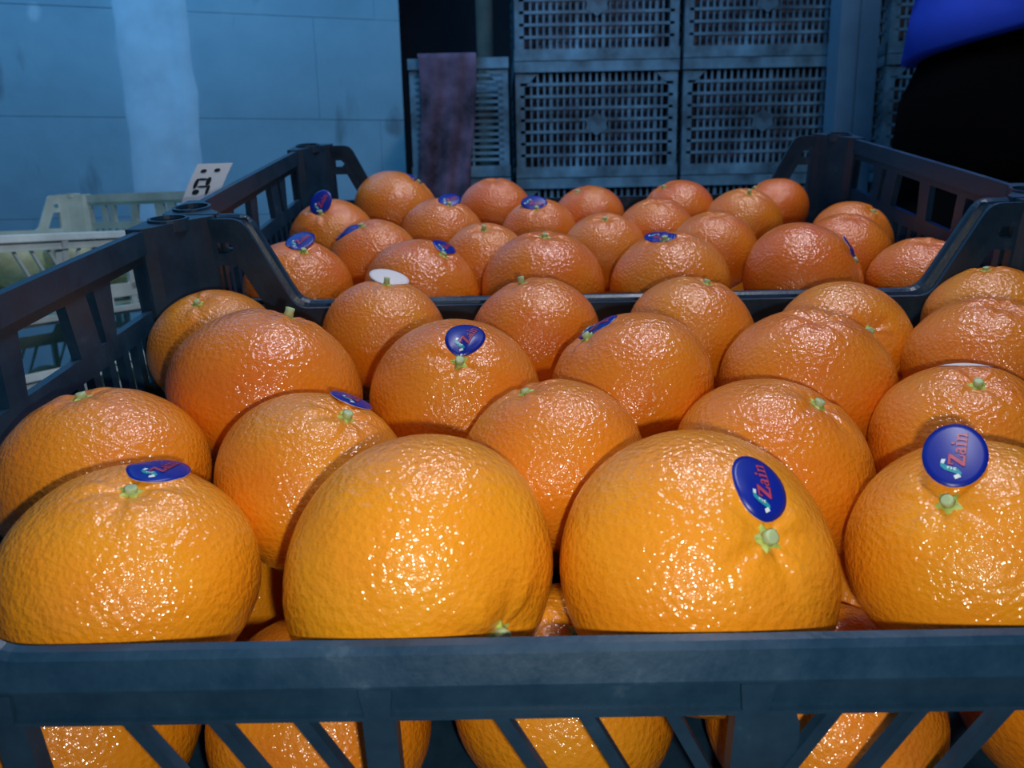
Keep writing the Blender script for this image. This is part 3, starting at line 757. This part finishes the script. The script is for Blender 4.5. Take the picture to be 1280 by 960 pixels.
# ------------------------------------------------------------------ pale crates beside the left wall
PALE = [Matrix.Translation((-.845, .60, .036 - CH - CH * i)) @ Matrix.Rotation(R(-113), 4, 'Z') for i in range(5)]
for i, lab in enumerate(('pale green plastic crate topmost in the stack by the stained wall', 'second pale crate from the top of the stack by the stained wall', 'third pale crate from the top of the stack by the stained wall', 'fourth pale crate down in the stack by the stained wall', 'bottom pale crate on the floor in the stack by the stained wall')):
    make_crate('fruit_crate', PALE[i], lab, 'crate', 'pale stacked crates', M['pale'])
rn = random.Random(5)
lm = OR[2][0].copy(); lm.materials.clear(); lm.materials.append(M['lemon'])
for lev in range(3):
    for lay in range(2 if lev == 0 else 1):
        for i in range(10):
            lx = -.19 + .078 * (i % 5) + .039 * lay; ly = (.070 if i < 5 else .160) + .045 * lay
            o = link('lemon', lm); s = .034
            o.matrix_basis = PALE[lev] @ Matrix.Translation((lx, ly, .036 + .033 * lay)) @ Matrix.Rotation(rn.uniform(-.12, .12), 4, 'Z') @ Matrix.Rotation(R(86), 4, 'X') @ Matrix.Diagonal((s * .92, s * .92, s * 1.15, 1))
            tag(o, [['pale yellow citrus lying at the bottom of the topmost pale crate', 'pale yellow citrus on the upper layer in the topmost pale crate'][lay], 'pale yellow citrus fruit lying in the second pale crate', 'pale yellow citrus fruit lying in the third pale crate'][lev], 'lemon', 'pale citrus in the pale crates')

# ------------------------------------------------------------------ tall lattice crates stacked at the back
def lattice_crate_meshes(W, H, D, nv, nh, post):
    out = []
    for sx in (0, 1):
        for y in (0, D - .03):
            mb = MB(); x0 = 0 if sx == 0 else W - post; mb.box(x0, x0 + post, y, y + .03, 0, H - .001)
            out.append(('corner_post', mb.mesh('corner_post', M['bluecrate']), None))
    for z0, z1 in ((0, .026), (H - .026, H - .002)):
        mb = MB(); mb.box(-.002, W + .002, -.006, .010, z0, z1); mb.box(-.002, W + .002, D - .010, D + .006, z0, z1); mb.box(-.002, .010, 0, D, z0, z1); mb.box(W - .010, W + .002, 0, D, z0, z1)
        out.append(('rim', mb.mesh('rim', M['bluecrate']), None))
    mb = MB(); mb.box(.004, W - .004, .004, D - .004, .004, .012); out.append(('bottom', mb.mesh('bottom', M['bluecrate']), None))
    def face(fn, W):
        mb = MB()
        for k in range(1, nv):
            x = post + (W - 2 * post) * k / nv; wd = .0024 if k % 4 else .004
            mb.prism([(x - wd, .02), (x + wd, .02), (x + wd, H - .02), (x - wd, H - .02)], fn, .002, .006)
        for k in range(1, nh):
            z = .026 + (H - .052) * k / nh
            mb.prism([(post * .5, z - .0034), (W - post * .5, z - .0034), (W - post * .5, z + .0034), (post * .5, z + .0034)], fn, .000, .007)
        return mb.mesh('lattice', M['bluecrate'])
    out.append(('lattice', face(lambda a, b, t: (a, t, b), W), 'stuff'))
    out.append(('lattice', face(lambda a, b, t: (t, a, b), D), 'stuff'))
    out.append(('lattice', face(lambda a, b, t: (W - t, a, b), D), 'stuff'))
    # moulded badge plate in the middle of the front lattice
    mb = MB(); c = [(W / 2 + .032 * math.cos(R(a)) * (1 if (a // 30) % 2 else .72), H * .46 + .028 * math.sin(R(a)) * (1 if (a // 30) % 2 else .72)) for a in range(0, 360, 30)]
    mb.prism(c, lambda a, b, t: (a, t, b), -.001, .004); out.append(('badge_plate', mb.mesh('badge_plate', M['bluecrate']), None))
    for sx in (0, 1):
        mb = MB()
        p = [(post, H - .03), (post + .03, H - .03), (post, H - .06)] if sx == 0 else [(W - post, H - .03), (W - post, H - .06), (W - post - .03, H - .03)]
        mb.prism(p, lambda a, b, t: (a, t, b), 0, .006); out.append(('corner_gusset', mb.mesh('corner_gusset', M['bluecrate']), None))
    return out
def lattice_crate(parts, loc, rz, label, group):
    root = empty('lattice_crate', Matrix.Translation(loc) @ Matrix.Rotation(rz, 4, 'Z')); tag(root, label, 'crate', group)
    for n, me, kd in parts:
        o = link(n, me, root)
        if kd: o['kind'] = kd
    return root
def produce_mesh(W, H, D, seed, mat):
    mb = MB(); vs = []; fs = []; n = 26; mrows = 15
    loop = []
    per = [(0, 0), (1, 0), (1, 1), (0, 1)]
    for k in range(n * 4):
        e, t = divmod(k / n, 1); a, b = per[int(e) % 4], per[(int(e) + 1) % 4]; loop.append((a[0] + (b[0] - a[0]) * t, a[1] + (b[1] - a[1]) * t))
    for i in range(mrows + 1):
        z = H * i / mrows
        for (a, b) in loop:
            dx, dy = min(a, 1 - a) * W, min(b, 1 - b) * D; cut = max(0, .030 - dx - dy) * .5
            p = Vector((a * W + (cut if a < .5 else -cut), b * D + (cut if b < .5 else -cut), z)); c = Vector((W / 2, D / 2, z)); d = (p - c).normalized()
            s = .011 * mnoise.noise(p * 26 + Vector((seed, 0, 0))) - .012
            q = p + d * s; vs.append((min(max(q.x, -0.002), W + .002), min(max(q.y, -.002), D + .002), z))
    L_ = n * 4
    for i in range(mrows):
        for k in range(L_): fs.append((i * L_ + k, i * L_ + (k + 1) % L_, (i + 1) * L_ + (k + 1) % L_, (i + 1) * L_ + k))
    fs.append(tuple(range(L_ - 1, -1, -1))); fs.append(tuple(mrows * L_ + k for k in range(L_)))
    mb.add(vs, fs); return mb.mesh('packed_produce', mat, True)
LW, LH, LD = .393, .2715, .50
LP = lattice_crate_meshes(LW, LH, LD, 22, 8, .022)
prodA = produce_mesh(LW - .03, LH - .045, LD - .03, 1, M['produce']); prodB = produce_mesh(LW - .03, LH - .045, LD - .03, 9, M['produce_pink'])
names = ['bottom', 'second', 'third', 'fourth', 'fifth']
for ci, (x, where) in enumerate(((-.043, 'in the stack beside the mauve cloth'), (.362, 'in the middle stack left of the steel post'), (.850, 'in the stack behind the steel post and person'))):
    for lv in range(5):
        rt_ = lattice_crate(LP, (x, 1.566, FLOOR + .0005 + LH * lv), R(1.0), 'grey-blue lattice crate, %s from the floor %s' % (names[lv], where), 'lattice crates stacked at the back')
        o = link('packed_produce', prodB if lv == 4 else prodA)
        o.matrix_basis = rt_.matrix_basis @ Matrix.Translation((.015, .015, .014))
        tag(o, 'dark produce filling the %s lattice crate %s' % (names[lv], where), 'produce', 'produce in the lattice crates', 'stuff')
# narrow crate stack carrying the cloth
NP = lattice_crate_meshes(.232, LH, .38, 3, 15, .024)
for lv in range(4):
    lattice_crate(NP, (-.293, 1.516, FLOOR + .0005 + .2725 * lv), 0, 'narrow ladder-slotted crate, %s from the floor under the mauve cloth' % names[lv], 'narrow crates under the cloth')
# hanging stained cloth
cl = empty('cloth', Matrix.Translation((-.285, 1.50, FLOOR + 1.0905))); tag(cl, 'stained mauve cloth hanging over the narrow crate', 'cloth')
mb = MB(); vs = []; fs = []; nu, nv = 26, 40
for i in range(nv + 1):
    for j in range(nu + 1):
        u, v = j / nu, i / nv
        wd = .138 - .012 * math.sin(v * 2.2)
        x = .012 + u * wd + .008 * math.sin(v * 5)
        fold = .006 * math.sin(u * 16 + v * 3) * (.3 + v) + .004 * mnoise.noise((u * 5, v * 8, 2))
        if v < .12: y = .05 - .05 * (v / .12) ** .7 - .010; z = .008 - .004 * (v / .12) ** 3
        else: y = -.012 + fold; z = .004 - (v - .12) * .40 - (.014 * math.sin(u * 7) if i == nv else 0)
        vs.append((x, y, z))
for i in range(nv):
    for j in range(nu): a = i * (nu + 1) + j; fs.append((a, a + 1, a + nu + 2, a + nu + 1))
mb.add(vs, fs); o = mb.build('drape', M['cloth'], cl, True); sd = o.modifiers.new('solid', 'SOLIDIFY'); sd.thickness = .002
# steel post with a groove
mb = MB(); prof = [(0, 0), (.036, 0), (.0375, .006), (.041, .006), (.0425, 0), (.081, 0), (.081, .06), (0, .06)]
mb.prism(prof, lambda a, b, t: (a, b, t), 0, 1.6); p = mb.build('steel_post', M['post']); p.location = (.632, 1.312, FLOOR)
tag(p, 'grooved blue-grey steel post standing before the lattice crates', 'post')
mb = MB(); mb.tube([(0, 0, 0), (.004, 0, .7), (0, 0, 1.7)], [.027, .026, .024], 14); p = mb.build('wooden_pole', M['pole'], None, True); p.location = (-.128, 1.98, FLOOR)
tag(p, 'weathered round pole rising behind the narrow crate', 'pole')

# ------------------------------------------------------------------ person
def skin(name, pts, edges, mat, parent=None, sub=2, root=0):
    me = bpy.data.meshes.new(name); me.from_pydata([p[:3] for p in pts], edges, []); me.materials.append(mat)
    o = link(name, me, parent)
    sk = o.modifiers.new('skin', 'SKIN'); me.skin_vertices  # layer is made by the modifier
    if not me.skin_vertices: me.attributes
    for i, p in enumerate(pts):
        r = p[3]; sv = me.skin_vertices[0].data[i]; sv.radius = r if isinstance(r, tuple) else (r, r); sv.use_root = (i == root)
    sk.use_smooth_shade = True
    sb = o.modifiers.new('sub', 'SUBSURF'); sb.levels = sub; sb.render_levels = sub
    return o
pr = empty('person', Matrix.Translation((.800, .86, FLOOR + .0)) @ Matrix.Rotation(R(-8), 4, 'Z')); tag(pr, 'person in a royal blue top and loose black trousers standing by the crates', 'person')
pts = []; ed = []
def node(x, y, z, r, par=None):
    pts.append((x, y, z, r)); i = len(pts) - 1
    if par is not None: ed.append((par, i))
    return i
pel = node(0, 0, .95, (.15, .11)); wst = node(0, 0, 1.12, (.13, .095), pel); ch = node(0, .01, 1.30, (.13, .095), wst); nb = node(0, .02, 1.45, (.075, .07), ch)
nk = node(0, .01, 1.50, .052, nb); jaw = node(0, -.015, 1.565, (.062, .075), nk); hd = node(0, -.005, 1.64, (.074, .092), jaw); tp = node(0, 0, 1.70, (.055, .07), hd)
for s in (-1, 1):
    hp = node(s * .09, 0, .88, .088, pel); kn = node(s * .10, -.01, .50, .058, hp); an = node(s * .105, .02, .09, .038, kn); he = node(s * .105, .03, .04, .036, an); to = node(s * .115, -.13, .03, (.042, .026), he)
    sh = node(s * .165, .01, 1.37, .045, ch); el = node(s * .225, .03, 1.13, .044, sh); wr = node(s * .12, -.19, 1.12, .029, el); pa = node(s * .085, -.25, 1.125, (.036, .018), wr)
    for k in range(4):
        a = (-.027 + .018 * k); l = (.030, .036, .033, .026)[k]
        f1 = node(s * (.070 - .004 * k), -.285, 1.125 - a, .0095, pa); f2 = node(s * (.060 - .004 * k), -.285 - l, 1.118 - a, .0088, f1); f3 = node(s * (.042 - .004 * k), -.285 - l - .018, 1.105 - a, .0078, f2)
    t1 = node(s * .075, -.235, 1.165, .012, pa); t2 = node(s * .058, -.262, 1.182, .0098, t1)
body = skin('body', pts, ed, M['skin'], pr)
def loft(mb, rings, seg=28, cap=True):
    vs = []; fs = []
    for (cx, cy, cz, rx, ry, tilt) in rings:
        for k in range(seg):
            a = 2 * math.pi * k / seg; x = rx * math.cos(a); y = ry * math.sin(a)
            w_ = 1 + .03 * math.sin(5 * a + cz * 9)
            vs.append((cx + x * w_, cy + y * w_, cz + tilt * x))
    for i in range(len(rings) - 1):
        for k in range(seg): fs.append((i * seg + k, i * seg + (k + 1) % seg, (i + 1) * seg + (k + 1) % seg, (i + 1) * seg + k))
    if cap: fs.append(tuple(range(seg - 1, -1, -1))); fs.append(tuple((len(rings) - 1) * seg + k for k in range(seg)))
    mb.add(vs, fs)
mb = MB(); loft(mb, [(0, 0, 1.08, .165, .125, 0), (0, 0, .98, .200, .145, 0), (0, 0, .90, .232, .165, 0), (0, 0, .76, .235, .160, 0), (0, 0, .72, .20, .13, 0)])
for s in (-1, 1): loft(mb, [(s * .105, 0, .78, .112, .14, 0), (s * .108, -.01, .50, .105, .115, 0), (s * .112, .01, .20, .095, .105, 0), (s * .112, .01, .07, .092, .10, 0)])
mb.build('trousers', M['trousers'], pr, True)
mb = MB(); loft(mb, [(0, 0, 1.000, .226, .172, .21), (0, 0, 1.007, .236, .182, .21), (0, 0, 1.045, .228, .172, .12), (0, 0, 1.12, .205, .150, .04), (0, .005, 1.28, .205, .145, 0), (0, .01, 1.40, .185, .115, 0), (0, .015, 1.46, .10, .085, 0), (0, .015, 1.495, .070, .070, 0)])
for s in (-1, 1): mb.tube([(s * .105, .01, 1.36), (s * .165, .012, 1.355), (s * .205, .02, 1.29), (s * .228, .03, 1.16), (s * .215, .0, 1.125), (s * .16, -.11, 1.118), (s * .128, -.175, 1.12)], [.060, .068, .068, .062, .060, .050, .044], 16)
o = mb.build('jacket', M['jacket'], pr, True)
mb = MB(); vs = []; fs = []; n1, n2 = 18, 10
for i in range(n2 + 1):
    t = R(100) * i / n2
    for k in range(n1):
        a = 2 * math.pi * k / n1; lim = t * (1 if math.sin(a) > -.3 else .62)
        vs.append((.084 * math.sin(lim) * math.cos(a), .004 + .102 * math.sin(lim) * math.sin(a), 1.625 + .112 * math.cos(lim)))
for i in range(n2):
    for k in range(n1): fs.append((i * n1 + k, i * n1 + (k + 1) % n1, (i + 1) * n1 + (k + 1) % n1, (i + 1) * n1 + k))
mb.add(vs, fs); mb.build('hair', M['hair'], pr, True)
for s in (-1, 1):
    mb = MB(); mb.tube([(s * .026, -.092, 1.635), (s * .026, -.098, 1.635)], [.011, .008], 10); mb.build('eye', M['hair'], pr)
    mb = MB(); loft(mb, [(s * .112, -.04, .002, .052, .14, 0), (s * .112, -.04, .03, .055, .142, 0), (s * .11, -.01, .075, .048, .10, 0), (s * .108, .015, .10, .045, .06, 0)]); mb.build('shoe', M['trousers'], pr, True)
for s in (-1, 1):
    mb = MB(); loft(mb, [(s * .074, .008, 1.585, .006, .010, 0), (s * .080, .010, 1.60, .010, .017, 0), (s * .083, .012, 1.625, .011, .022, 0), (s * .080, .012, 1.645, .006, .014, 0)], 12); mb.build('ear', M['skin'], pr, True)
mb = MB(); loft(mb, [(0, -.083, 1.592, .016, .012, 0), (0, -.094, 1.598, .019, .017, 0), (0, -.092, 1.615, .013, .014, 0), (0, -.084, 1.645, .009, .009, 0)], 12); mb.build('nose', M['skin'], pr, True)
mb = MB(); mb.tube([(-.022, -.088, 1.563), (0, -.094, 1.561), (.022, -.088, 1.563)], [.004, .007, .004], 8); mb.build('mouth', M['skin'], pr)
